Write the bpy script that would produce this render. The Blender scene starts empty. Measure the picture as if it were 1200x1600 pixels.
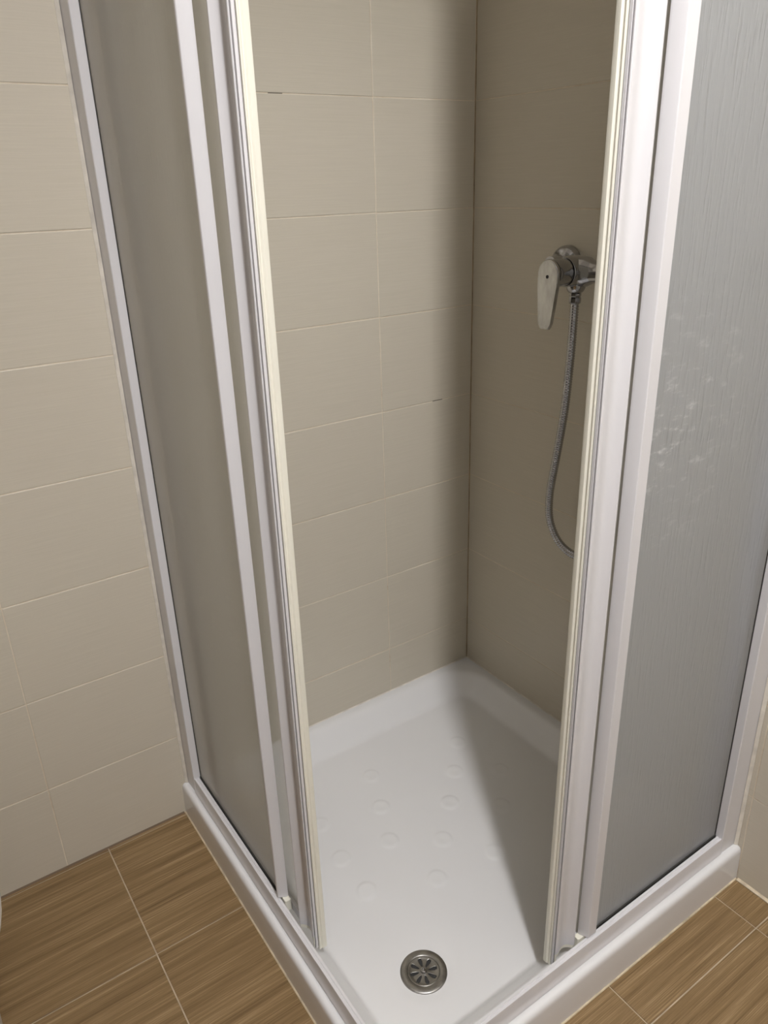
import bpy, bmesh, math, random
from mathutils import Vector, Matrix

# ---------------------------------------------------------------- camera, world, lamps, exposure
SC = bpy.context.scene
COL = SC.collection
random.seed(7)

cam_d = bpy.data.cameras.new('camera')
cam = bpy.data.objects.new('camera', cam_d)
COL.objects.link(cam)
YAW, PIT, ROL = 0.977345, -0.404903, -0.031261
F = Vector((math.cos(YAW)*math.cos(PIT), math.sin(YAW)*math.cos(PIT), math.sin(PIT)))
R0 = Vector((math.sin(YAW), -math.cos(YAW), 0)); U0 = R0.cross(F)
R = math.cos(ROL)*R0 + math.sin(ROL)*U0
U = -math.sin(ROL)*R0 + math.cos(ROL)*U0
m = Matrix((R, U, -F)).transposed().to_4x4()
m.translation = Vector((-1.14727, -1.32573, 1.25232))
cam.matrix_world = m
cam_d.sensor_fit = 'HORIZONTAL'; cam_d.sensor_width = 36.0
cam_d.lens = 1199.25/1200*36.0
cam_d.clip_start = 0.02
SC.camera = cam

w = bpy.data.worlds.new('world'); SC.world = w; w.use_nodes = True
w.node_tree.nodes['Background'].inputs[0].default_value = (0.9, 0.92, 1.0, 1)
w.node_tree.nodes['Background'].inputs[1].default_value = 0.1

def lamp(name, kind, loc, power, color, size):
    d = bpy.data.lights.new(name, kind); d.energy = power; d.color = color
    if kind == 'AREA':
        d.shape = 'DISK'; d.size = size
    else:
        d.shadow_soft_size = size
    o = bpy.data.objects.new(name, d); COL.objects.link(o); o.location = loc
    return o
LP = Vector((-0.94, -1.66, 2.36))     # unseen ceiling lamp's bare glow, plus a soft beam added to favour the shower
lamp('ceiling_lamp_glow', 'POINT', LP, 33.0, (1.0, 0.985, 1.0), 0.055)
sp_ = lamp('ceiling_lamp_added_beam', 'SPOT', LP, 70.0, (1.0, 0.985, 1.0), 0.055)
sp_.data.spot_size = math.radians(90); sp_.data.spot_blend = 1.0
sp_.rotation_euler = (Vector((-0.10, -0.50, 0.22))-LP).to_track_quat('-Z', 'Y').to_euler()

vs = SC.view_settings
vs.view_transform = 'Standard'; vs.look = 'None'; vs.gamma = 1.0
vs.use_curve_mapping = False
vs.exposure = 0.28

# ---------------------------------------------------------------- helpers
def finish(name, bm, m, parent=None, smooth=None, kind=None, label=None, cat=None, group=None):
    bmesh.ops.recalc_face_normals(bm, faces=bm.faces)
    me = bpy.data.meshes.new(name); bm.to_mesh(me); bm.free()
    if m: me.materials.append(m)
    o = bpy.data.objects.new(name, me); COL.objects.link(o)
    if smooth is not None:
        me.shade_smooth()
        if smooth < 3.1: me.set_sharp_from_angle(angle=smooth)
    if parent: o.parent = parent
    tag(o, kind, label, cat, group)
    return o
def tag(o, kind=None, label=None, cat=None, group=None):
    if kind: o['kind'] = kind
    if label: o['label'] = label
    if cat: o['category'] = cat
    if group: o['group'] = group
def thing(name, label, cat, loc=(0, 0, 0), group=None):
    o = bpy.data.objects.new(name, None); COL.objects.link(o); o.location = loc
    o.empty_display_size = 0.05
    tag(o, None, label, cat, group)
    return o
def box(bm, x0, x1, y0, y1, z0, z1, bev=0, seg=2):
    r = bmesh.ops.create_cube(bm, size=1)
    vs_ = r['verts']
    for v in vs_:
        v.co = Vector(((x0+x1)/2+v.co.x*(x1-x0), (y0+y1)/2+v.co.y*(y1-y0), (z0+z1)/2+v.co.z*(z1-z0)))
    if bev:
        es = set(e for v in vs_ for e in v.link_edges)
        bmesh.ops.bevel(bm, geom=list(es), offset=bev, segments=seg, profile=0.5, affect='EDGES')
def prism(bm, pts, z0, z1, mp):
    """extrude polygon pts [(s,o)] vertically; mp maps (s,o)->(x,y)"""
    a = [bm.verts.new((*mp(s, o), z0)) for s, o in pts]
    b = [bm.verts.new((*mp(s, o), z1)) for s, o in pts]
    n = len(pts)
    for i in range(n):
        bm.faces.new((a[i], a[(i+1) % n], b[(i+1) % n], b[i]))
    bm.faces.new(a[::-1]); bm.faces.new(b)
def sweep(bm, pts, s0, s1, mp, mitre=True):
    """extrude profile [(o,z)] along s; the far end is mitred at 45 degrees"""
    a = [bm.verts.new((*mp(s0, o), z)) for o, z in pts]
    b = [bm.verts.new((*mp(o if mitre else s1, o), z)) for o, z in pts]
    n = len(pts)
    for i in range(n):
        bm.faces.new((a[i], a[(i+1) % n], b[(i+1) % n], b[i]))
    bm.faces.new(a[::-1]); bm.faces.new(b)
def lathe(bm, prof, seg=48, mat=None, cap=True):
    """prof [(r,h)] around +Z of matrix mat"""
    mat = mat or Matrix()
    rings = []
    for r, h in prof:
        if r < 1e-6: rings.append([bm.verts.new(mat @ Vector((0, 0, h)))])
        else: rings.append([bm.verts.new(mat @ Vector((r*math.cos(2*math.pi*i/seg), r*math.sin(2*math.pi*i/seg), h))) for i in range(seg)])
    for a, b in zip(rings, rings[1:]):
        for i in range(seg):
            j = (i+1) % seg
            if len(a) == 1 and len(b) == 1: continue
            if len(a) == 1: bm.faces.new((a[0], b[i], b[j]))
            elif len(b) == 1: bm.faces.new((a[i], a[j], b[0]))
            else: bm.faces.new((a[i], a[j], b[j], b[i]))
    if cap:
        for r_, in ((rings[0],), (rings[-1],)):
            if len(r_) > 1: bm.faces.new(r_)
def orient(loc, axis):
    """matrix whose local Z points along axis"""
    q = Vector(axis).normalized().to_track_quat('Z', 'Y')
    return Matrix.Translation(Vector(loc)) @ q.to_matrix().to_4x4()
LM = lambda s, o: (-o, -s)     # left screen: panel plane x=-o, s measured from wall_left
RM = lambda s, o: (-s, -o)     # right screen: panel plane y=-o, s measured from wall_right

# ---------------------------------------------------------------- materials
def newmat(name):
    mt = bpy.data.materials.new(name); mt.use_nodes = True
    nt = mt.node_tree; b = nt.nodes['Principled BSDF']
    return mt, nt, b
def node(nt, t, **k):
    n = nt.nodes.new(t)
    for a, v in k.items(): setattr(n, a, v)
    return n
def mathn(nt, op, a, b=None, c=None):
    n = node(nt, 'ShaderNodeMath', operation=op)
    for i, v in enumerate((a, b, c)):
        if v is None: continue
        if isinstance(v, (int, float)): n.inputs[i].default_value = v
        else: nt.links.new(v, n.inputs[i])
    return n.outputs[0]
def mapped(nt, scale, src='pos'):
    g = node(nt, 'ShaderNodeNewGeometry'); v = g.outputs['Position']
    if src == 'obj': v = node(nt, 'ShaderNodeTexCoord').outputs['Object']
    mp = node(nt, 'ShaderNodeMapping'); mp.inputs['Scale'].default_value = scale
    nt.links.new(v, mp.inputs['Vector'])
    return mp.outputs[0], mp
def noise(nt, vec, scale=1, detail=3, rough=0.55):
    n = node(nt, 'ShaderNodeTexNoise'); n.inputs['Scale'].default_value = scale
    n.inputs['Detail'].default_value = detail; n.inputs['Roughness'].default_value = rough
    nt.links.new(vec, n.inputs['Vector']); return n.outputs['Fac']
def ramp(nt, fac, stops):
    r = node(nt, 'ShaderNodeValToRGB'); cr = r.color_ramp
    while len(cr.elements) < len(stops): cr.elements.new(0.5)
    for e, (p, c) in zip(cr.elements, stops):
        e.position = p; e.color = (*c, 1)
    nt.links.new(fac, r.inputs[0]); return r.outputs[0]
def mixc(nt, fac, a, b, mode='MIX'):
    n = node(nt, 'ShaderNodeMix', data_type='RGBA', blend_type=mode)
    if isinstance(fac, (int, float)): n.inputs[0].default_value = fac
    else: nt.links.new(fac, n.inputs[0])
    for i, v in ((6, a), (7, b)):
        if isinstance(v, tuple): n.inputs[i].default_value = (*v, 1)
        else: nt.links.new(v, n.inputs[i])
    return n.outputs[2]
def bump(nt, b, h, strength, dist):
    n = node(nt, 'ShaderNodeBump'); n.inputs['Strength'].default_value = strength
    n.inputs['Distance'].default_value = dist
    nt.links.new(h, n.inputs['Height'])
    nt.links.new(n.outputs[0], b.inputs['Normal'])

def plain(name, col, rough=0.4, metal=0.0, coat=0.0, var=0.04, scale=(12, 12, 12)):
    mt, nt, b = newmat(name)
    v, _ = mapped(nt, scale)
    f = noise(nt, v, 1, 4)
    c2 = tuple(max(0, x*(1-2*var)) for x in col); c1 = tuple(min(1, x*(1+var)) for x in col)
    nt.links.new(ramp(nt, f, [(0.3, c2), (0.7, c1)]), b.inputs['Base Color'])
    b.inputs['Roughness'].default_value = rough; b.inputs['Metallic'].default_value = metal
    b.inputs['Coat Weight'].default_value = coat; b.inputs['Coat Roughness'].default_value = 0.08
    return mt

def wall_tile_mat():
    mt, nt, b = newmat('linen_wall_tile')
    v1, _ = mapped(nt, (7, 7, 420)); v2, _ = mapped(nt, (18, 18, 1100)); v3, _ = mapped(nt, (2.2, 2.2, 2.6))
    f = mathn(nt, 'ADD', mathn(nt, 'MULTIPLY', noise(nt, v1, 1, 3), .6), mathn(nt, 'MULTIPLY', noise(nt, v2, 1, 2), .4))
    c = ramp(nt, f, [(0.32, (0.570, 0.535, 0.430)), (0.5, (0.60, 0.557, 0.458)), (0.70, (0.63, 0.592, 0.482))])
    c = mixc(nt, mathn(nt, 'MULTIPLY', noise(nt, v3, 1, 2), .28), c, (0.56, 0.48, 0.40))
    r = node(nt, 'ShaderNodeObjectInfo').outputs['Random']
    c = mixc(nt, mathn(nt, 'MULTIPLY', r, .10), c, (0.50, 0.46, 0.38))
    nt.links.new(c, b.inputs['Base Color'])
    b.inputs['Roughness'].default_value = 0.42
    b.inputs['Specular IOR Level'].default_value = 0.35
    bump(nt, b, f, 0.25, 0.0006)
    return mt
def grout_mat():
    mt, nt, b = newmat('beige_wall_grout')
    v, _ = mapped(nt, (9, 9, 9)); f = noise(nt, v, 1, 5, .7)
    c = ramp(nt, f, [(0.28, (0.46, 0.35, 0.23)), (0.42, (0.66, 0.57, 0.44)), (0.65, (0.78, 0.71, 0.58))])
    # two dark mould spots in the joints
    for (p, rad) in (((-0.098, 0, 0.798), 0.014), ((-0.45, 0, 1.397), 0.014)):
        g = node(nt, 'ShaderNodeNewGeometry')
        d = node(nt, 'ShaderNodeVectorMath', operation='DISTANCE')
        nt.links.new(g.outputs['Position'], d.inputs[0]); d.inputs[1].default_value = p
        k = mathn(nt, 'LESS_THAN', d.outputs['Value'], rad)
        c = mixc(nt, mathn(nt, 'MULTIPLY', k, 0.85), c, (0.08, 0.065, 0.05))
    nt.links.new(c, b.inputs['Base Color']); b.inputs['Roughness'].default_value = 0.85
    return mt
def floor_tile_mat():
    mt, nt, b = newmat('wood_look_floor_tile')
    g = node(nt, 'ShaderNodeNewGeometry').outputs['Position']
    rnd = node(nt, 'ShaderNodeObjectInfo').outputs['Random']
    off = node(nt, 'ShaderNodeCombineXYZ'); nt.links.new(mathn(nt, 'MULTIPLY', rnd, 37.0), off.inputs[0])
    nt.links.new(mathn(nt, 'MULTIPLY', rnd, 11.0), off.inputs[2])
    add = node(nt, 'ShaderNodeVectorMath', operation='ADD'); nt.links.new(g, add.inputs[0]); nt.links.new(off.outputs[0], add.inputs[1])
    def mp(sc):
        q = node(nt, 'ShaderNodeMapping'); q.inputs['Scale'].default_value = sc
        nt.links.new(add.outputs[0], q.inputs['Vector']); return q.outputs[0]
    f1 = noise(nt, mp((5.5, 520, 1)), 1, 4, .8); f2 = noise(nt, mp((2.2, 70, 1)), 1, 3); f3 = noise(nt, mp((6, 14, 1)), 1, 3)
    f = mathn(nt, 'ADD', mathn(nt, 'MULTIPLY', f1, .62), mathn(nt, 'MULTIPLY', f2, .38))
    c = ramp(nt, f, [(0.30, (0.085, 0.050, 0.020)), (0.43, (0.190, 0.120, 0.052)), (0.53, (0.262, 0.172, 0.080)), (0.61, (0.40, 0.28, 0.150)), (0.70, (0.60, 0.46, 0.29))])
    c = mixc(nt, mathn(nt, 'MULTIPLY', f3, .35), c, (0.20, 0.13, 0.065))
    nt.links.new(c, b.inputs['Base Color']); b.inputs['Roughness'].default_value = 0.5
    b.inputs['Specular IOR Level'].default_value = 0.35
    bump(nt, b, f, 0.3, 0.0008)
    return mt
def frosted_mat(name, tint, seed, marks, clear=0.0):
    """rippled frosted pane: rough refraction + milky scatter, vertical rain ripples in relief"""
    mt, nt, b = newmat(name)
    out = nt.nodes['Material Output']; nt.nodes.remove(b)
    v1, m1 = mapped(nt, (165, 165, 20)); m1.inputs['Location'].default_value = (seed, seed, 0)
    v2, _ = mapped(nt, (420, 420, 90))
    n1 = noise(nt, v1, 1, 2, .5); n2 = noise(nt, v2, 1, 2, .5)
    r1 = node(nt, 'ShaderNodeMapRange'); r1.inputs[1].default_value = .42; r1.inputs[2].default_value = .80; r1.interpolation_type = 'SMOOTHERSTEP'; nt.links.new(n1, r1.inputs[0])
    h = mathn(nt, 'ADD', r1.outputs[0], mathn(nt, 'MULTIPLY', n2, .3))
    bp_ = node(nt, 'ShaderNodeBump'); bp_.inputs['Strength'].default_value = 1.0 if marks else 0.35; bp_.inputs['Distance'].default_value = 0.0011; bp_.invert = True
    nt.links.new(h, bp_.inputs['Height'])
    ref = node(nt, 'ShaderNodeBsdfRefraction'); ref.inputs['IOR'].default_value = 1.02; ref.inputs['Roughness'].default_value = 0.22
    ref.inputs['Color'].default_value = (*tint, 1)
    refr_rough = ref
    dif = node(nt, 'ShaderNodeBsdfDiffuse'); tr = node(nt, 'ShaderNodeBsdfTranslucent')
    for q in (dif, tr): q.inputs['Color'].default_value = (0.78, 0.81, 0.85, 1) if marks else (0.86, 0.85, 0.82, 1)
    gl = node(nt, 'ShaderNodeBsdfGlossy'); gl.inputs['Roughness'].default_value = 0.20
    for q in (dif, gl): nt.links.new(bp_.outputs[0], q.inputs['Normal'])
    def mix(f, a, c):
        x = node(nt, 'ShaderNodeMixShader')
        if isinstance(f, (int, float)): x.inputs[0].default_value = f
        else: nt.links.new(f, x.inputs[0])
        nt.links.new(a, x.inputs[1]); nt.links.new(c, x.inputs[2]); return x.outputs[0]
    tp_ = node(nt, 'ShaderNodeBsdfTransparent'); tp_.inputs['Color'].default_value = (*tint, 1)
    thru = mix(clear, ref.outputs[0], tp_.outputs[0]) if clear else ref.outputs[0]
    milky = mix(0.60 if marks else 0.48, dif.outputs[0], tr.outputs[0])
    base = mix(0.62 if marks else 0.60, thru, milky)
    if marks:   # dried whitish lime smears
        g = node(nt, 'ShaderNodeNewGeometry').outputs['Position']
        d = node(nt, 'ShaderNodeVectorMath', operation='DISTANCE'); nt.links.new(g, d.inputs[0]); d.inputs[1].default_value = (-0.335, -0.769, 0.955)
        near = node(nt, 'ShaderNodeMapRange'); near.inputs[1].default_value = .20; near.inputs[2].default_value = .03; nt.links.new(d.outputs['Value'], near.inputs[0])
        v3, m3 = mapped(nt, (30, 30, 75)); m3.inputs['Rotation'].default_value = (0, 0.5, 0)
        v4, _ = mapped(nt, (300, 300, 220))
        s = node(nt, 'ShaderNodeMapRange'); s.inputs[1].default_value = .55; s.inputs[2].default_value = .74; nt.links.new(noise(nt, v3, 1, 4, .7), s.inputs[0])
        k = mathn(nt, 'MULTIPLY', mathn(nt, 'MULTIPLY', near.outputs[0], s.outputs[0]), mathn(nt, 'MULTIPLY', noise(nt, v4, 1, 2), 1.0))
        wd = node(nt, 'ShaderNodeBsdfDiffuse'); wd.inputs['Color'].default_value = (0.93, 0.93, 0.93, 1)
        base = mix(k, base, wd.outputs[0])
    fr = node(nt, 'ShaderNodeFresnel'); fr.inputs['IOR'].default_value = 1.35
    fin = mix(mathn(nt, 'MULTIPLY', fr.outputs[0], .8), base, gl.outputs[0])
    nt.links.new(fin, out.inputs['Surface'])
    return mt

M = {}
M['tile'] = wall_tile_mat()
M['grout'] = grout_mat()
M['floor_tile'] = floor_tile_mat()
M['floor_grout'] = plain('pale_floor_grout', (0.52, 0.42, 0.30), 0.9, var=0.12, scale=(25, 25, 25))
M['tray'] = plain('white_ceramic_tray', (0.765, 0.765, 0.765), 0.22, coat=0.35, var=0.01, scale=(4, 4, 4))
M['frame'] = plain('white_lacquered_aluminium', (0.69, 0.68, 0.69), 0.32, var=0.015, scale=(30, 30, 4))
M['cream'] = plain('aged_cream_plastic', (0.83, 0.81, 0.70), 0.45, var=0.02, scale=(60, 60, 12))
M['black'] = plain('dark_gasket_and_shadow_gap', (0.035, 0.033, 0.03), 0.7)  # rubber gaskets; also paints the shadow gap under the left track
M['dark_joint'] = plain('dark_brown_joint', (0.16, 0.11, 0.07), 0.8)
M['grey'] = plain('grey_groove_line', (0.22, 0.21, 0.21), 0.7)  # even grey for the thin groove line on the door edges
M['silicone'] = plain('yellowed_silicone', (0.66, 0.56, 0.40), 0.55, var=0.18, scale=(35, 35, 35))
M['silicone_white'] = plain('pale_silicone', (0.74, 0.70, 0.62), 0.5, var=0.10, scale=(35, 35, 35))
M['corner'] = plain('stained_corner_joint', (0.46, 0.37, 0.24), 0.7, var=0.25, scale=(10, 10, 14))
M['chrome'] = plain('polished_chrome', (0.46, 0.46, 0.475), 0.12, metal=1.0, var=0.02)
M['chrome_worn'] = plain('lime_stained_chrome', (0.62, 0.62, 0.61), 0.27, metal=1.0, var=0.12, scale=(70, 70, 35))
M['steel'] = plain('brushed_steel', (0.42, 0.41, 0.39), 0.36, metal=1.0, var=0.08, scale=(90, 90, 90))
M['dark'] = plain('dark_drain_inside', (0.03, 0.03, 0.03), 0.8)
M['paint'] = plain('white_ceiling_paint', (0.80, 0.79, 0.77), 0.9, var=0.01)
M['dark_wall'] = plain('unseen_wall_dark_tone', (0.30, 0.27, 0.24), 0.8, var=0.03)  # unseen walls, coloured dark to cut bounced light
M['porcelain'] = plain('white_porcelain', (0.84, 0.84, 0.83), 0.15, coat=0.5, var=0.01)
M['glass_left'] = frosted_mat('frosted_glass_left', (0.95, 0.94, 0.91), 3.0, False, 0.60)
M['glass_door'] = frosted_mat('frosted_glass_door', (0.94, 0.94, 0.92), 5.0, False)
M['glass_right'] = frosted_mat('frosted_glass_right', (0.96, 0.97, 0.98), 0.0, True, 0.90)

def clear_mat():
    mt, nt, b = newmat('clear_glass_back')
    out = nt.nodes['Material Output']; nt.nodes.remove(b)
    t = node(nt, 'ShaderNodeBsdfTransparent'); t.inputs['Color'].default_value = (0.97, 0.98, 0.975, 1)
    g = node(nt, 'ShaderNodeBsdfGlossy'); g.inputs['Roughness'].default_value = 0.05
    x = node(nt, 'ShaderNodeMixShader'); x.inputs[0].default_value = 0.04
    nt.links.new(t.outputs[0], x.inputs[1]); nt.links.new(g.outputs[0], x.inputs[2]); nt.links.new(x.outputs[0], out.inputs['Surface'])
    return mt
M['clear'] = clear_mat()
def frost_one_side(o, MP):
    """only the outer face of a pane is frosted; its back and edges are clear"""
    o.data.materials.append(M['clear'])
    d = Vector((*MP(0, 1), 0))
    for p in o.data.polygons:
        p.material_index = 0 if p.normal.dot(d) > 0.9 else 1

# ---------------------------------------------------------------- setting: walls, floor, ceiling
XW, YW, ZC = -2.30, -2.50, 2.50      # far side walls and ceiling
TH = 0.0007                          # how far tiles stand proud of the grout
bm = bmesh.new(); box(bm, XW, 0.10, TH, 0.10, -0.05, ZC)
wall_left = finish('wall_left', bm, M['grout'], kind='structure')
bm = bmesh.new(); box(bm, TH, 0.10, YW, TH, -0.05, ZC)
wall_right = finish('wall_right', bm, M['grout'], kind='structure')
bm = bmesh.new(); box(bm, XW-0.1, XW, YW, 0.10, -0.05, ZC)
wall_back = finish('wall_back', bm, M['dark_wall'], kind='structure')
bm = bmesh.new(); box(bm, XW-0.1, 0.10, YW-0.1, YW, -0.05, ZC)
wall_front = finish('wall_front', bm, M['dark_wall'], kind='structure')
bm = bmesh.new(); box(bm, XW-0.1, 0.10, YW-0.1, 0.10, -0.10, -0.0015)
floor = finish('floor', bm, M['floor_grout'], kind='structure')
bm = bmesh.new(); box(bm, XW-0.1, 0.10, YW-0.1, 0.10, ZC, ZC+0.1)
finish('ceiling', bm, M['paint'], kind='structure')

def tile_mesh(w, h, t, bev=0.0009):
    """tile lying in local XY, top at z=0, back at z=-t"""
    bm = bmesh.new()
    o = [(0, 0), (w, 0), (w, h), (0, h)]
    i_ = [(bev, bev), (w-bev, bev), (w-bev, h-bev), (bev, h-bev)]
    a = [bm.verts.new((x, y, -t)) for x, y in o]
    b = [bm.verts.new((x, y, -bev*0.5)) for x, y in o]
    c = [bm.verts.new((x, y, 0)) for x, y in i_]
    bm.faces.new(a[::-1]); bm.faces.new(c)
    for k in range(4):
        j = (k+1) % 4
        bm.faces.new((a[k], a[j], b[j], b[k])); bm.faces.new((b[k], b[j], c[j], c[k]))
    me = bpy.data.meshes.new('tile'); bmesh.ops.recalc_face_normals(bm, faces=bm.faces)
    bm.to_mesh(me); bm.free(); return me
cache = {}
def put_tile(w, h, t, mat, parent, mw):
    key = (round(w, 4), round(h, 4), mat.name)
    if key not in cache:
        me = tile_mesh(w, h, t); me.materials.append(mat); cache[key] = me
    o = bpy.data.objects.new('tile', cache[key]); COL.objects.link(o)
    o.parent = parent; o.matrix_world = mw
    return o
G = 0.0018
def wall_tiles(parent, cols, normal_left):
    z = 0.0; k = 0
    while z < ZC-0.01:
        z1 = min(z+0.1998, ZC)
        for c0, c1 in zip(cols, cols[1:]):
            wd = c1-c0-G; hh = z1-z-G
            if wd <= 0.01: continue
            dj = random.uniform(-.0003, .0003)
            if normal_left:   # on y=0, facing -y; local X = world X
                mw = Matrix(((1, 0, 0, -c1+G/2), (0, 0, -1, 0+dj), (0, 1, 0, z+G/2), (0, 0, 0, 1)))
            else:             # on x=0, facing -x; local X = -Y
                mw = Matrix(((0, 0, -1, 0+dj), (-1, 0, 0, -c0-G/2), (0, 1, 0, z+G/2), (0, 0, 0, 1)))
            rot = Matrix.Rotation(random.uniform(-.0012, .0012), 4, 'Z')
            put_tile(wd, hh, TH+0.0005, M['tile'], parent, mw @ rot)
        z = z1; k += 1
wall_tiles(wall_left, [0.0015, 0.249, 0.65, 1.051, 1.452, 1.853, 2.254, 2.30], True)
wall_tiles(wall_right, [0.0015, 0.40, 0.8015, 1.202, 1.603, 2.004, 2.405, 2.50], False)

xs = [0.0045, 0.0700, 0.3685, 0.6685, 0.9705, 1.2720, 1.5735, 1.8750, 2.1765, 2.30]
ys = [0.0, 0.0085, 0.2950, 0.5900, 0.8850, 1.1800, 1.4750, 1.7700, 2.0650, 2.3600, 2.50]
GF = 0.0024
for x0, x1 in zip(xs, xs[1:]):
    for y0, y1 in zip(ys, ys[1:]):
        if x1 < 0.78 and y1 < 0.78: continue          # under the shower tray
        dz = random.uniform(-.0002, .0002)
        wd, hh = x1-x0-GF, y1-y0-GF
        mw = Matrix.Translation((-x1+GF/2, -y1+GF/2, dz))
        put_tile(wd, hh, 0.0017, M['floor_tile'], floor, mw)

# stained vertical silicone in the shower corner, and floor-to-wall sealant
bm = bmesh.new(); box(bm, -0.0012, 0.001, -0.0012, 0.001, 0.07, ZC)
finish('trim_1', bm, M['corner'], kind='structure')
bm = bmesh.new()
a = [(0.0, 0.004), (0.0025, 0.0), (-0.001, -0.001)]
for (p, q) in (((-2.3, 0), (-0.805, 0)),):
    A = [bm.verts.new((p[0], -u-0.0003, v)) for u, v in [(0.0, 0.003), (0.003, 0.0004), (0.0, 0.0)]]
    B = [bm.verts.new((q[0], -u-0.0003, v)) for u, v in [(0.0, 0.003), (0.003, 0.0004), (0.0, 0.0)]]
    for i in range(3): bm.faces.new((A[i], A[(i+1) % 3], B[(i+1) % 3], B[i]))
    bm.faces.new(A); bm.faces.new(B[::-1])
finish('trim_2', bm, M['dark_joint'], kind='structure')
bm = bmesh.new()
A = [bm.verts.new((-u-0.0003, -2.5, v)) for u, v in [(0.0, 0.004), (0.005, 0.0006), (0.0, 0.0)]]
B = [bm.verts.new((-u-0.0003, -0.805, v)) for u, v in [(0.0, 0.004), (0.005, 0.0006), (0.0, 0.0)]]
for i in range(3): bm.faces.new((A[i], A[(i+1) % 3], B[(i+1) % 3], B[i]))
bm.faces.new(A); bm.faces.new(B[::-1])
finish('trim_3', bm, M['silicone'], kind='structure')

# ---------------------------------------------------------------- shower tray
HT = 0.0764
ZB = 0.036
DRX, DRY = -0.617, -0.616
DIM = [(-.4335, -.1835), (-.2753, -.283), (-.4683, -.2721), (-.3423, -.3491), (-.5057, -.3562), (-.4164, -.4177),
       (-.6077, -.337), (-.608, -.4288), (-.4845, -.4851), (-.3543, -.5031), (-.2079, -.213), (-.598, -.2383), (-.26, -.42), (-.19, -.34)]
def sstep(a, b, x):
    t = min(1, max(0, (x-a)/(b-a))); return t*t*(3-2*t)
def slope_profile(d, wdt):
    """0 at the crease, 1 at the rim: small fillets, straight slope between"""
    t = min(1.0, max(0.0, d/wdt))
    f = 0.22
    if t < f: return (t*t/(2*f))/(1-f)
    if t > 1-f: return 1-((1-t)**2/(2*f))/(1-f)
    return (t-f/2)/(1-f)
def tray_z(x, y):
    # basin crease rectangle, rounded corners
    x0, x1, y0, y1, r = -0.726, -0.083, -0.712, -0.083, 0.035
    cxx, cyy, hx, hy = (x0+x1)/2, (y0+y1)/2, (x1-x0)/2, (y1-y0)/2
    qx, qy = abs(x-cxx)-hx+r, abs(y-cyy)-hy+r
    d = math.hypot(max(qx, 0), max(qy, 0))+min(max(qx, qy), 0)-r
    # floor: falls gently to the drain, with a shallow step in front of the dimpled field
    dd = math.hypot(x-DRX, y-DRY)
    nx, ny = 0.90, 0.436                    # normal of the step line, towards the dimples
    e = (x+0.585)*nx+(y+0.52)*ny
    zf = ZB-0.005*max(0, 1-dd/0.75)-0.0028+0.0028*sstep(-0.035, 0.035, e)
    zf -= 0.0022*(1-sstep(0.034, 0.062, dd))
    for (ax, ay) in DIM:
        rr = math.hypot(x-ax, y-ay)
        if rr < 0.026: zf += 0.0017*(1-sstep(0.0150, 0.0215, rr))-0.0006*(1-sstep(0.0, 0.014, rr))
    if d <= 0: return zf
    far = (x > x1-0.01 and d > 0 and (x-x1) >= (y0-y)) or (y > y1 and (y-y1) >= (x0-x))
    wd = 0.070 if (x > x1-r or y > y1-r) and x > x0-0.02 and y > y0-0.02 else 0.048
    return zf+(HT-zf)*slope_profile(d, wd)
prof = [(0.8015, 0.0), (0.8008, 0.035), (0.8000, 0.064), (0.7994, 0.0690), (0.7980, 0.0727), (0.7955, 0.0750), (0.7925, 0.0761), (0.7885, 0.0764), (0.785, 0.0764)]
N = 262
inner = [0.780*(1-i/(N-1)) for i in range(N)]
axis = prof+[(o, None) for o in inner]
bm = bmesh.new(); grid = []
for (ox, zx) in axis:
    row = []
    for (oy, zy) in axis:
        z = min([q for q in (zx, zy) if q is not None], default=None)
        if z is None: z = tray_z(-ox, -oy)
        row.append(bm.verts.new((-ox, -oy, z)))
    grid.append(row)
for i in range(len(axis)-1):
    for j in range(len(axis)-1):
        bm.faces.new((grid[i][j], grid[i+1][j], grid[i+1][j+1], grid[i][j+1]))
tray = finish('shower_tray', bm, M['tray'], smooth=3.14, label='square white ceramic shower tray with dimpled floor set on brown tiles', cat='shower tray')
if tray.data.polygons[len(tray.data.polygons)//2].normal.z < 0: tray.data.flip_normals()
bm = bmesh.new()
bead = [(0.8014, 0.0), (0.8040, 0.0), (0.8034, 0.0016), (0.8016, 0.0028)]
sweep(bm, bead, 0.003, 0, LM); sweep(bm, bead, 0.003, 0, RM)
finish('sealant_bead', bm, M['silicone'], tray, label='beige sealant bead along the foot of the tray')
bm = bmesh.new()
b2 = [(0.0006, HT+0.0003), (0.0028, HT+0.0004), (0.0006, HT+0.0024)]
sweep(bm, b2, 0.002, 0.765, LM, False); sweep(bm, b2, 0.002, 0.765, RM, False)
finish('sealant_bead', bm, M['silicone_white'], tray)

# ---------------------------------------------------------------- drain cover
zd = tray_z(DRX, DRY)
drain = thing('drain_cover', 'round steel drain cover with petal slots in the white tray floor', 'drain', (DRX, DRY, zd))
bm = bmesh.new()
lathe(bm, [(0.0268, 0.0010), (0.0272, 0.0026), (0.0282, 0.0034), (0.034, 0.0031), (0.0385, 0.0026), (0.0396, 0.0018), (0.0400, 0.0004), (0.0275, 0.0003), (0.0268, 0.0010)], 72, cap=False)
finish('flange_ring', bm, M['steel'], drain, smooth=0.9)
bm = bmesh.new(); NR, NT = 30, 160; rg = []
def gz(r): return 0.0016+0.0016*math.exp(-((r-0.0)/0.008)**2)+0.0010*sstep(0.020, 0.0262, r)
for i in range(NR+1):
    r = 0.0268*i/NR+0.0002
    rg.append([bm.verts.new((r*math.cos(2*math.pi*j/NT), r*math.sin(2*math.pi*j/NT), gz(r))) for j in range(NT)])
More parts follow.
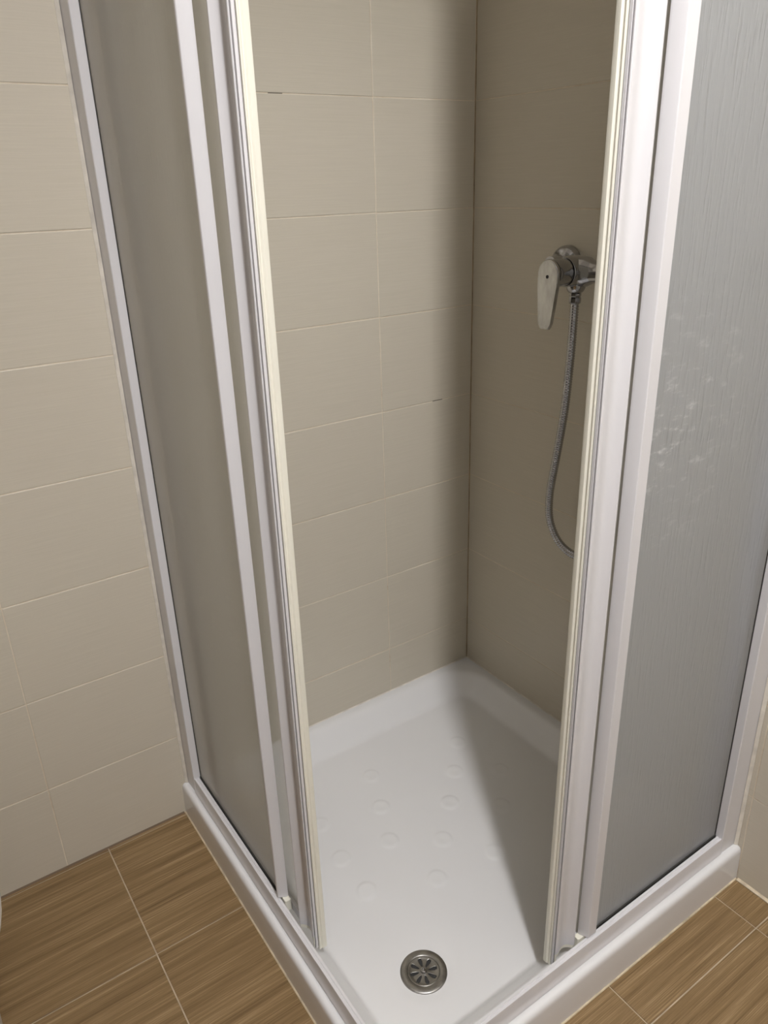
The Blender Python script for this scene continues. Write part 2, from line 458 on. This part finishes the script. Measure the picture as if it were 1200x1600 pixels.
for i in range(NR):
    for j in range(NT):
        r = 0.0268*(i+.5)/NR; th = 2*math.pi*(j+.5)/NT+0.33
        k = round(th/(math.pi/4)); dth = th-k*math.pi/4
        lat = abs(r*math.sin(dth)); rad = r*math.cos(dth)
        L0, L1 = (0.0080, 0.0235)
        wv = 0.0014+0.0024*max(0, min(1, (rad-L0)/(L1-L0)))**0.8
        wv *= math.sqrt(max(0, 1-((rad-(L0+L1)/2)/((L1-L0)/2))**4)) if L0 < rad < L1 else 0
        if lat < wv: continue
        q = (j+1) % NT
        bm.faces.new((rg[i][j], rg[i+1][j], rg[i+1][q], rg[i][q]))
gr = finish('grille', bm, M['steel'], drain, smooth=1.2)
md = gr.modifiers.new('thick', 'SOLIDIFY'); md.thickness = 0.0011; md.offset = -1
bm = bmesh.new(); lathe(bm, [(0, 0.0050), (0.0020, 0.0050), (0.0030, 0.0044), (0.0034, 0.0052), (0.0048, 0.0050), (0.0055, 0.0034), (0.0055, 0.0026), (0, 0.0026)], 32, cap=False)
finish('screw', bm, M['chrome'], drain, smooth=0.8)
bm = bmesh.new(); lathe(bm, [(0, 0.00025), (0.0266, 0.00025), (0.0266, 0.0009)], 48, cap=False)
finish('drain_hole', bm, M['dark'], drain, smooth=0.8, label='dark waste opening below the grille')

# ---------------------------------------------------------------- shower enclosure
enc = thing('shower_enclosure', 'white framed corner shower enclosure with frosted glass screens standing on the tray', 'shower enclosure', (-0.78, -0.78, HT))
def encpart(name, bm, mat, **k):
    o = finish(name, bm, mat, **k); o.parent = enc; o.matrix_parent_inverse = Matrix.Translation((0.78, 0.78, -HT)); return o
ZT = 1.97
TR = [(0.7868, HT+0.0020), (0.7868, HT+0.003), (0.7848, HT+0.006), (0.7836, 0.092), (0.7838, 0.1085), (0.7830, 0.1115), (0.7800, 0.1118), (0.7788, 0.1095),
      (0.7778, 0.1095), (0.7768, 0.1110), (0.7732, 0.1110), (0.7718, 0.1080), (0.7718, HT+0.0020)]
TOP = [(0.786, ZT+0.05), (0.786, ZT-0.012), (0.779, ZT-0.012), (0.772, ZT-0.012), (0.772, ZT+0.004), (0.742, ZT+0.004), (0.742, ZT+0.05)]
for side, MP, e, mat in (('left', LM, 0.507, M['glass_left']), ('right', RM, 0.462, M['glass_right'])):
    WP = 0.042 if side == 'left' else 0.046
    PE = 0.405 if side == 'left' else 0.390
    bm = bmesh.new(); sweep(bm, TR, WP, 0, MP)
    encpart('bottom_track', bm, M['frame'], smooth=0.6)
    bm = bmesh.new(); sweep(bm, [(0.7860, HT+0.0003), (0.7860, HT+0.0019), (0.7730, HT+0.0019), (0.7730, HT+0.0003)], WP, 0, MP)
    encpart('gasket_or_shadow_gap' if side == 'left' else 'sealant_bead', bm, M['black'] if side == 'left' else M['silicone'])  # left: black strip put in as the shadow gap under the track
    bm = bmesh.new(); sweep(bm, TOP, 0.0015, 0, MP)
    encpart('top_track', bm, M['frame'], smooth=0.6)
    # profile fixed to the wall
    bm = bmesh.new()
    prism(bm, [(0.0015, 0.7865), (0.010, 0.7860), (WP-0.0015, 0.7850), (WP, 0.7838), (WP, 0.7688), (0.0015, 0.7620)], HT+0.0004, ZT-0.013, MP)
    encpart('wall_profile', bm, M['frame'], smooth=0.5)
    bm = bmesh.new()   # sealant between profile and wall tiles
    prism(bm, [(0.0004, 0.7868), (0.0055, 0.7870), (0.0014, 0.7925), (0.0004, 0.7925)], HT+0.0004, ZT, MP)
    encpart('sealant_bead', bm, M['silicone_white'], smooth=0.5)
    # fixed frosted pane and its dark gaskets
    bm = bmesh.new(); prism(bm, [(WP+0.0005, 0.7688), (PE, 0.7688), (PE, 0.7650), (WP+0.0005, 0.7650)], 0.1045, ZT-0.013, MP)
    frost_one_side(encpart('fixed_pane', bm, mat, label='frosted rippled fixed pane of the %s screen' % side), MP)
    bm = bmesh.new()
    prism(bm, [(WP+0.0004, 0.7712), (PE-0.003, 0.7712), (PE-0.003, 0.7692), (WP+0.0004, 0.7692)], HT+0.004, 0.1128, MP)
    prism(bm, [(WP+0.0003, 0.7704), (WP+0.0022, 0.7704), (WP+0.0022, 0.7692), (WP+0.0003, 0.7692)], 0.113, ZT-0.014, MP)
    encpart('gasket_or_shadow_gap', bm, M['black'])
    # end stile of the fixed pane: flat outside, bevelled towards the opening
    bm = bmesh.new()
    fs, fl = (0.4045, 0.410) if side == 'left' else (0.3835, 0.4030)
    prism(bm, [(fs, 0.7760), (fs+0.001, 0.7772), (fl-0.0012, 0.7772), (fl, 0.7764), (fl+0.0062, 0.7640), (fl+0.0062, 0.7605), (fs, 0.7605)], 0.1135, ZT-0.013, MP)
    encpart('end_stile', bm, M['frame'], smooth=0.5)
    bm = bmesh.new()
    prism(bm, [(fl-0.006, 0.7705), (fl+0.013, 0.7705), (fl+0.015, 0.7685), (fl+0.015, 0.7600), (fl-0.006, 0.7600)], 0.090, 0.1130, MP)
    encpart('stile_clip', bm, M['cream'], smooth=0.5, label='cream plastic clip under the end stile')
    # ------- sliding door: glass slab is the part, its bars are sub-parts
    bm = bmesh.new(); prism(bm, [(e-0.398, 0.7535), (e-0.040, 0.7535), (e-0.040, 0.7500), (e-0.398, 0.7500)], 0.106, ZT-0.002, MP)
    door = encpart('sliding_door', bm, M['glass_door'], label='frosted sliding door pushed open behind the %s fixed pane' % side)
    frost_one_side(door, MP)
    def sub(name, bm, mat, **k):
        o = finish(name, bm, mat, **k); o.parent = door; return o
    wave = []
    n = 16
    for i in range(n+1):
        t = i/n
        base = 0.7625+(0.7672-0.7625)*t
        wave.append((e-0.0040-0.0325*t, base-0.0078*math.sin(math.pi*t**1.3)))
    pts = [(e, 0.7545), (e, 0.7618), (e-0.0010, 0.7625)]+wave+[(e-0.0385, 0.7672), (e-0.0395, 0.7660), (e-0.0395, 0.7480), (e, 0.7480)]
    bm = bmesh.new(); prism(bm, pts, 0.1035, ZT-0.001, MP)
    sub('handle_stile', bm, M['frame'], smooth=0.5, label='white grooved handle stile')
    # S-shaped end of the profile showing below the stile
    bm = bmesh.new()
    outer = [(s, o-0.0006) for s, o in wave]; innr = [(s, o-0.0032) for s, o in wave][::-1]
    prism(bm, outer+innr, 0.0965, 0.1034, MP)
    prism(bm, [(e, 0.7618), (e, 0.7540), (e-0.0035, 0.7540), (e-0.0035, 0.7618)], 0.0830, 0.1034, MP)
    sub('stile_end_cap', bm, M['cream'], smooth=0.5, label='cream end piece of the handle stile')
    # thin dark groove line, pale strip and cream magnetic seal on the closing edge
    bm = bmesh.new(); prism(bm, [(e+0.0001, 0.7608), (e+0.0007, 0.7608), (e+0.0007, 0.7545), (e+0.0001, 0.7545)], 0.080, ZT-0.002, MP)
    sub('edge_groove', bm, M['grey'], label='thin dark groove in the closing edge')
    bm = bmesh.new(); prism(bm, [(e+0.0008, 0.7597), (e+0.0020, 0.7597), (e+0.0020, 0.7560), (e+0.0008, 0.7560)], 0.080, ZT-0.002, MP)
    sub('edge_strip', bm, M['frame'])
    bm = bmesh.new()
    prism(bm, [(e+0.0001, 0.7547), (e+0.0034, 0.7547), (e+0.0040, 0.7535), (e+0.0028, 0.7515), (e+0.0028, 0.7500), (e+0.0046, 0.7480), (e+0.0046, 0.7425), (e+0.0038, 0.7410), (e+0.0001, 0.7410)], 0.0745, ZT-0.002, MP)
    sub('magnetic_seal', bm, M['cream'], smooth=0.5, label='yellowed magnetic door seal')
    bm = bmesh.new(); prism(bm, [(e-0.398, 0.7590), (e-0.041, 0.7590), (e-0.041, 0.7470), (e-0.398, 0.7470)], 0.088, 0.1055, MP)
    sub('bottom_rail', bm, M['frame'])
    bm = bmesh.new(); prism(bm, [(e-0.400, 0.7646), (e-0.360, 0.7646), (e-0.358, 0.7590), (e-0.358, 0.7460), (e-0.400, 0.7460)], 0.1058, ZT-0.002, MP)
    sub('rear_stile', bm, M['frame'])

# ---------------------------------------------------------------- shower mixer on the right wall
MX, MY, MZ = -0.060, -0.350, 1.099
mix_ = thing('shower_mixer', 'chrome single lever shower mixer on the beige wall', 'tap', (0, MY, MZ))
def mp_(name, bm, mat, parent=None, **k):
    o = finish(name, bm, mat, **k); o.parent = parent or mix_
    if not parent: o.matrix_parent_inverse = Matrix.Translation((0, -MY, -MZ))
    return o
for yy in (MY+0.075, MY-0.075):
    bm = bmesh.new()
    lathe(bm, [(0.0315, 0.0), (0.0322, 0.004), (0.0315, 0.011), (0.0285, 0.0175), (0.0235, 0.022), (0.0165, 0.025), (0.0150, 0.028), (0.0150, 0.05), (0, 0.05)], 48, orient((-0.0005, yy, MZ+0.005), (-1, 0, 0)), cap=False)
    mp_('escutcheon', bm, M['chrome'], smooth=0.9)
bm = bmesh.new()   # body: tube along the wall, swelling at the centre
lathe(bm, [(0, -0.079), (0.0130, -0.079), (0.0160, -0.076), (0.0170, -0.070), (0.0172, -0.056), (0.0176, -0.043), (0.0205, -0.034), (0.0250, -0.024), (0.0262, -0.012),
           (0.0262, 0.012), (0.0250, 0.024), (0.0205, 0.034), (0.0172, 0.043), (0.0165, 0.055), (0.0165, 0.068), (0.0155, 0.0725), (0.0130, 0.075), (0, 0.075)], 48, orient((MX, MY, MZ), (0, 1, 0)), cap=False)
lathe(bm, [(0.0255, 0.0), (0.0262, 0.012), (0.0255, 0.030), (0.0245, 0.0320), (0, 0.0320)], 48, orient((MX, MY, MZ), (-1, 0, 0)), cap=False)
lathe(bm, [(0.0190, 0.010), (0.0180, 0.026), (0.0150, 0.034), (0.0120, 0.037), (0, 0.037)], 40, orient((MX, MY, MZ), (0, 0, -1)), cap=False)
mp_('body', bm, M['chrome'], smooth=0.9)
bm = bmesh.new()   # handle hub on the cartridge
lathe(bm, [(0, 0.0338), (0.0236, 0.0338), (0.0240, 0.0345), (0.0240, 0.052), (0.0238, 0.0600), (0.0230, 0.0640), (0, 0.0648)], 48, orient((MX, MY, MZ), (-1, 0, 0)), cap=False)
hub = mp_('handle_hub', bm, M['chrome'], smooth=0.9)
bm = bmesh.new()   # lever paddle hanging down, slightly tilted out
outl = []
for i in range(13):
    a = math.pi*i/12
    outl.append((0.0238*math.cos(a), 0.0238*math.sin(a)))
outl += [(-0.0222, -0.020), (-0.0180, -0.055), (-0.0145, -0.082), (-0.0130, -0.089), (-0.0095, -0.0930), (0.0095, -0.0930), (0.0130, -0.089), (0.0145, -0.082), (0.0180, -0.055), (0.0222, -0.020)]
lm_ = Matrix.Translation((MX-0.0655, MY, MZ)) @ Matrix.Rotation(math.radians(0), 4, 'Y')
fr_, bk_ = [], []
for (yy, zz) in outl:
    tilt = -0.004*max(0, -zz)/0.1
    bk_.append(bm.verts.new(lm_ @ Vector((0.0005+tilt, yy, zz)))); fr_.append(bm.verts.new(lm_ @ Vector((-0.0075+tilt, yy, zz))))
nn = len(outl)
ff = bm.faces.new(fr_); fb = bm.faces.new(bk_[::-1])
for i in range(nn): bm.faces.new((fr_[i], fr_[(i+1) % nn], bk_[(i+1) % nn], bk_[i]))
bmesh.ops.bevel(bm, geom=[x for x in ff.edges]+[x for x in fb.edges], offset=0.0016, segments=3, affect='EDGES')
mp_('lever', bm, M['chrome_worn'], smooth=0.6, label='flat lime-stained lever hanging down')
bm = bmesh.new(); lathe(bm, [(0, 0), (0.0030, 0.0), (0.0030, 0.0007), (0, 0.0009)], 24, orient((MX-0.0733, MY, MZ-0.004), (-1, 0, 0)), cap=False)
mp_('lever_cap', bm, M['dark'], smooth=0.9)

# ---------------------------------------------------------------- hose
hose = thing('shower_hose', 'ribbed metal shower hose looping down from the mixer outlet', 'hose', (MX, MY, MZ-0.038))
def hp(name, bm, mat, **k):
    o = finish(name, bm, mat, **k); o.parent = hose; o.matrix_parent_inverse = Matrix.Translation((-MX, -MY, -MZ+0.038)); return o
bm = bmesh.new()
lathe(bm, [(0, 0.0375), (0.0095, 0.0375), (0.0105, 0.039), (0.0105, 0.0425), (0.0095, 0.044), (0.0102, 0.046), (0.0108, 0.048), (0.0108, 0.0545), (0.0095, 0.0565), (0.0082, 0.0570), (0, 0.0570)], 8, orient((MX, MY, MZ), (0, 0, -1)), cap=False)
hp('hose_nut', bm, M['chrome'], smooth=0.6)
ctrl = [(-.060, -.350, 1.043), (-.060, -.3495, .99), (-.058, -.346, .93), (-.055, -.338, .84), (-.052, -.322, .74), (-.050, -.309, .66),
        (-.050, -.312, .605), (-.050, -.334, .567), (-.050, -.366, .549), (-.050, -.402, .550), (-.050, -.438, .575), (-.050, -.458, .63), (-.050, -.465, .75), (-.050, -.470, 1.0), (-.052, -.474, 1.3), (-.060, -.478, 1.60), (-.080, -.480, 1.70)]
def catmull(P, n):
    P = [Vector(p) for p in P]; P = [2*P[0]-P[1]]+P+[2*P[-1]-P[-2]]; out = []
    for i in range(1, len(P)-2):
        for k in range(n):
            t = k/n; a, b, c, d = P[i-1:i+3]
            out.append(0.5*((2*b)+(c-a)*t+(2*a-5*b+4*c-d)*t*t+(-a+3*b-3*c+d)*t**3))
    out.append(P[-2]); return out
dense = catmull(ctrl, 60)
path = [dense[0]]; acc = 0; step = 0.00125
for a, b in zip(dense, dense[1:]):
    L = (b-a).length
    while acc+L >= step:
        t = (step-acc)/L; a = a.lerp(b, t); path.append(a.copy()); L = (b-a).length; acc = 0
    acc += L
bm = bmesh.new(); rings = []; SEG = 12
for i, p in enumerate(path):
    q = path[min(i+1, len(path)-1)]-path[max(i-1, 0)]; q.normalize()
    sx = Vector((1, 0, 0)); ax1 = (sx-q*sx.dot(q)).normalized(); ax2 = q.cross(ax1)
    r = 0.0082 if (i % 4) in (0, 1) else 0.0070
    rings.append([bm.verts.new(p+ax1*r*math.cos(2*math.pi*k/SEG)+ax2*r*math.sin(2*math.pi*k/SEG)) for k in range(SEG)])
for a, b in zip(rings, rings[1:]):
    for k in range(SEG): bm.faces.new((a[k], a[(k+1) % SEG], b[(k+1) % SEG], b[k]))
bm.faces.new(rings[0]); bm.faces.new(rings[-1][::-1])
hp('hose_sleeve', bm, M['chrome'], smooth=3.14)

# hand shower hooked on its bracket, above the picture
hs = thing('hand_shower', 'chrome hand shower hanging in a wall bracket above the mixer', 'shower head', (-0.08, -0.48, 1.70))
def sp(name, bm, mat, **k):
    o = finish(name, bm, mat, **k); o.parent = hs; o.matrix_parent_inverse = Matrix.Translation((0.08, 0.48, -1.70)); return o
bm = bmesh.new(); lathe(bm, [(0, 0.001), (0.009, 0.001), (0.011, 0.02), (0.012, 0.10), (0.011, 0.17), (0.014, 0.20), (0, 0.21)], 24, orient((-0.08, -0.48, 1.702), (-0.25, 0, 1)), cap=False)
sp('handle', bm, M['chrome'], smooth=0.9)
bm = bmesh.new(); lathe(bm, [(0, 0), (0.040, 0.0), (0.044, 0.006), (0.040, 0.018), (0.018, 0.030), (0, 0.032)], 40, orient((-0.165, -0.48, 1.895), (0.8, 0, 0.7)), cap=False)
sp('spray_head', bm, M['chrome'], smooth=0.9)
bm = bmesh.new(); box(bm, -0.085, -0.001, -0.495, -0.465, 1.745, 1.775, 0.004)
sp('wall_bracket', bm, M['chrome'], smooth=0.6)

# ---------------------------------------------------------------- toilet at the far left edge
TX = -1.352
toi = thing('toilet', 'white porcelain toilet against the tiled wall at the left picture edge', 'toilet', (TX, -0.33, 0))
def tp(name, bm, mat, **k):
    o = finish(name, bm, mat, **k); o.parent = toi; o.matrix_parent_inverse = Matrix.Translation((-TX, 0.33, 0)); return o
def loopshape(bm, levels, seg=56, cap=True):
    """levels (z, halfwidth, y_back, y_front): egg outline rings"""
    rings = []
    for (z, hw, yb, yf) in levels:
        ring = []
        ym = yb+(yf-yb)*0.45
        for k in range(seg):
            a = 2*math.pi*k/seg; c, s = math.cos(a), math.sin(a)
            ex = 0.62 if s > 0 else 0.95
            x = hw*math.copysign(abs(c)**(0.75 if s > 0 else 1.0), c)
            y = ym+(yb-ym)*abs(s)**ex if s > 0 else ym+(yf-ym)*abs(s)
            ring.append(bm.verts.new((TX+x, y, z)))
        rings.append(ring)
    for a, b in zip(rings, rings[1:]):
        for k in range(seg): bm.faces.new((a[k], a[(k+1) % seg], b[(k+1) % seg], b[k]))
    if cap: bm.faces.new(rings[0][::-1]); bm.faces.new(rings[-1])
bm = bmesh.new()
loopshape(bm, [(0.0008, 0.128, -0.10, -0.50), (0.015, 0.132, -0.098, -0.505), (0.05, 0.118, -0.10, -0.49), (0.14, 0.105, -0.10, -0.48), (0.22, 0.112, -0.09, -0.50), (0.29, 0.145, -0.07, -0.56), (0.345, 0.172, -0.05, -0.60), (0.380, 0.180, -0.04, -0.615), (0.392, 0.178, -0.04, -0.613)])
tp('bowl', bm, M['porcelain'], smooth=0.9)
bm = bmesh.new()
loopshape(bm, [(0.3935, 0.180, -0.20, -0.622), (0.397, 0.1865, -0.195, -0.628), (0.412, 0.1870, -0.195, -0.629), (0.419, 0.183, -0.198, -0.624), (0.4225, 0.16, -0.21, -0.60)])
tp('seat_lid', bm, M['porcelain'], smooth=0.9)
bm = bmesh.new(); box(bm, TX-0.19, TX+0.150, -0.185, -0.004, 0.3935, 0.76, 0.018, 4)
tp('cistern', bm, M['porcelain'], smooth=0.9)
bm = bmesh.new(); box(bm, TX-0.195, TX+0.155, -0.190, -0.003, 0.7605, 0.79, 0.008, 3)
tp('cistern_lid', bm, M['porcelain'], smooth=0.9)
bm = bmesh.new(); lathe(bm, [(0, 0.7905), (0.02, 0.7905), (0.02, 0.796), (0.017, 0.798), (0, 0.798)], 32, Matrix.Translation((TX-0.02, -0.095, 0)), cap=False)
tp('flush_button', bm, M['chrome'], smooth=0.9)
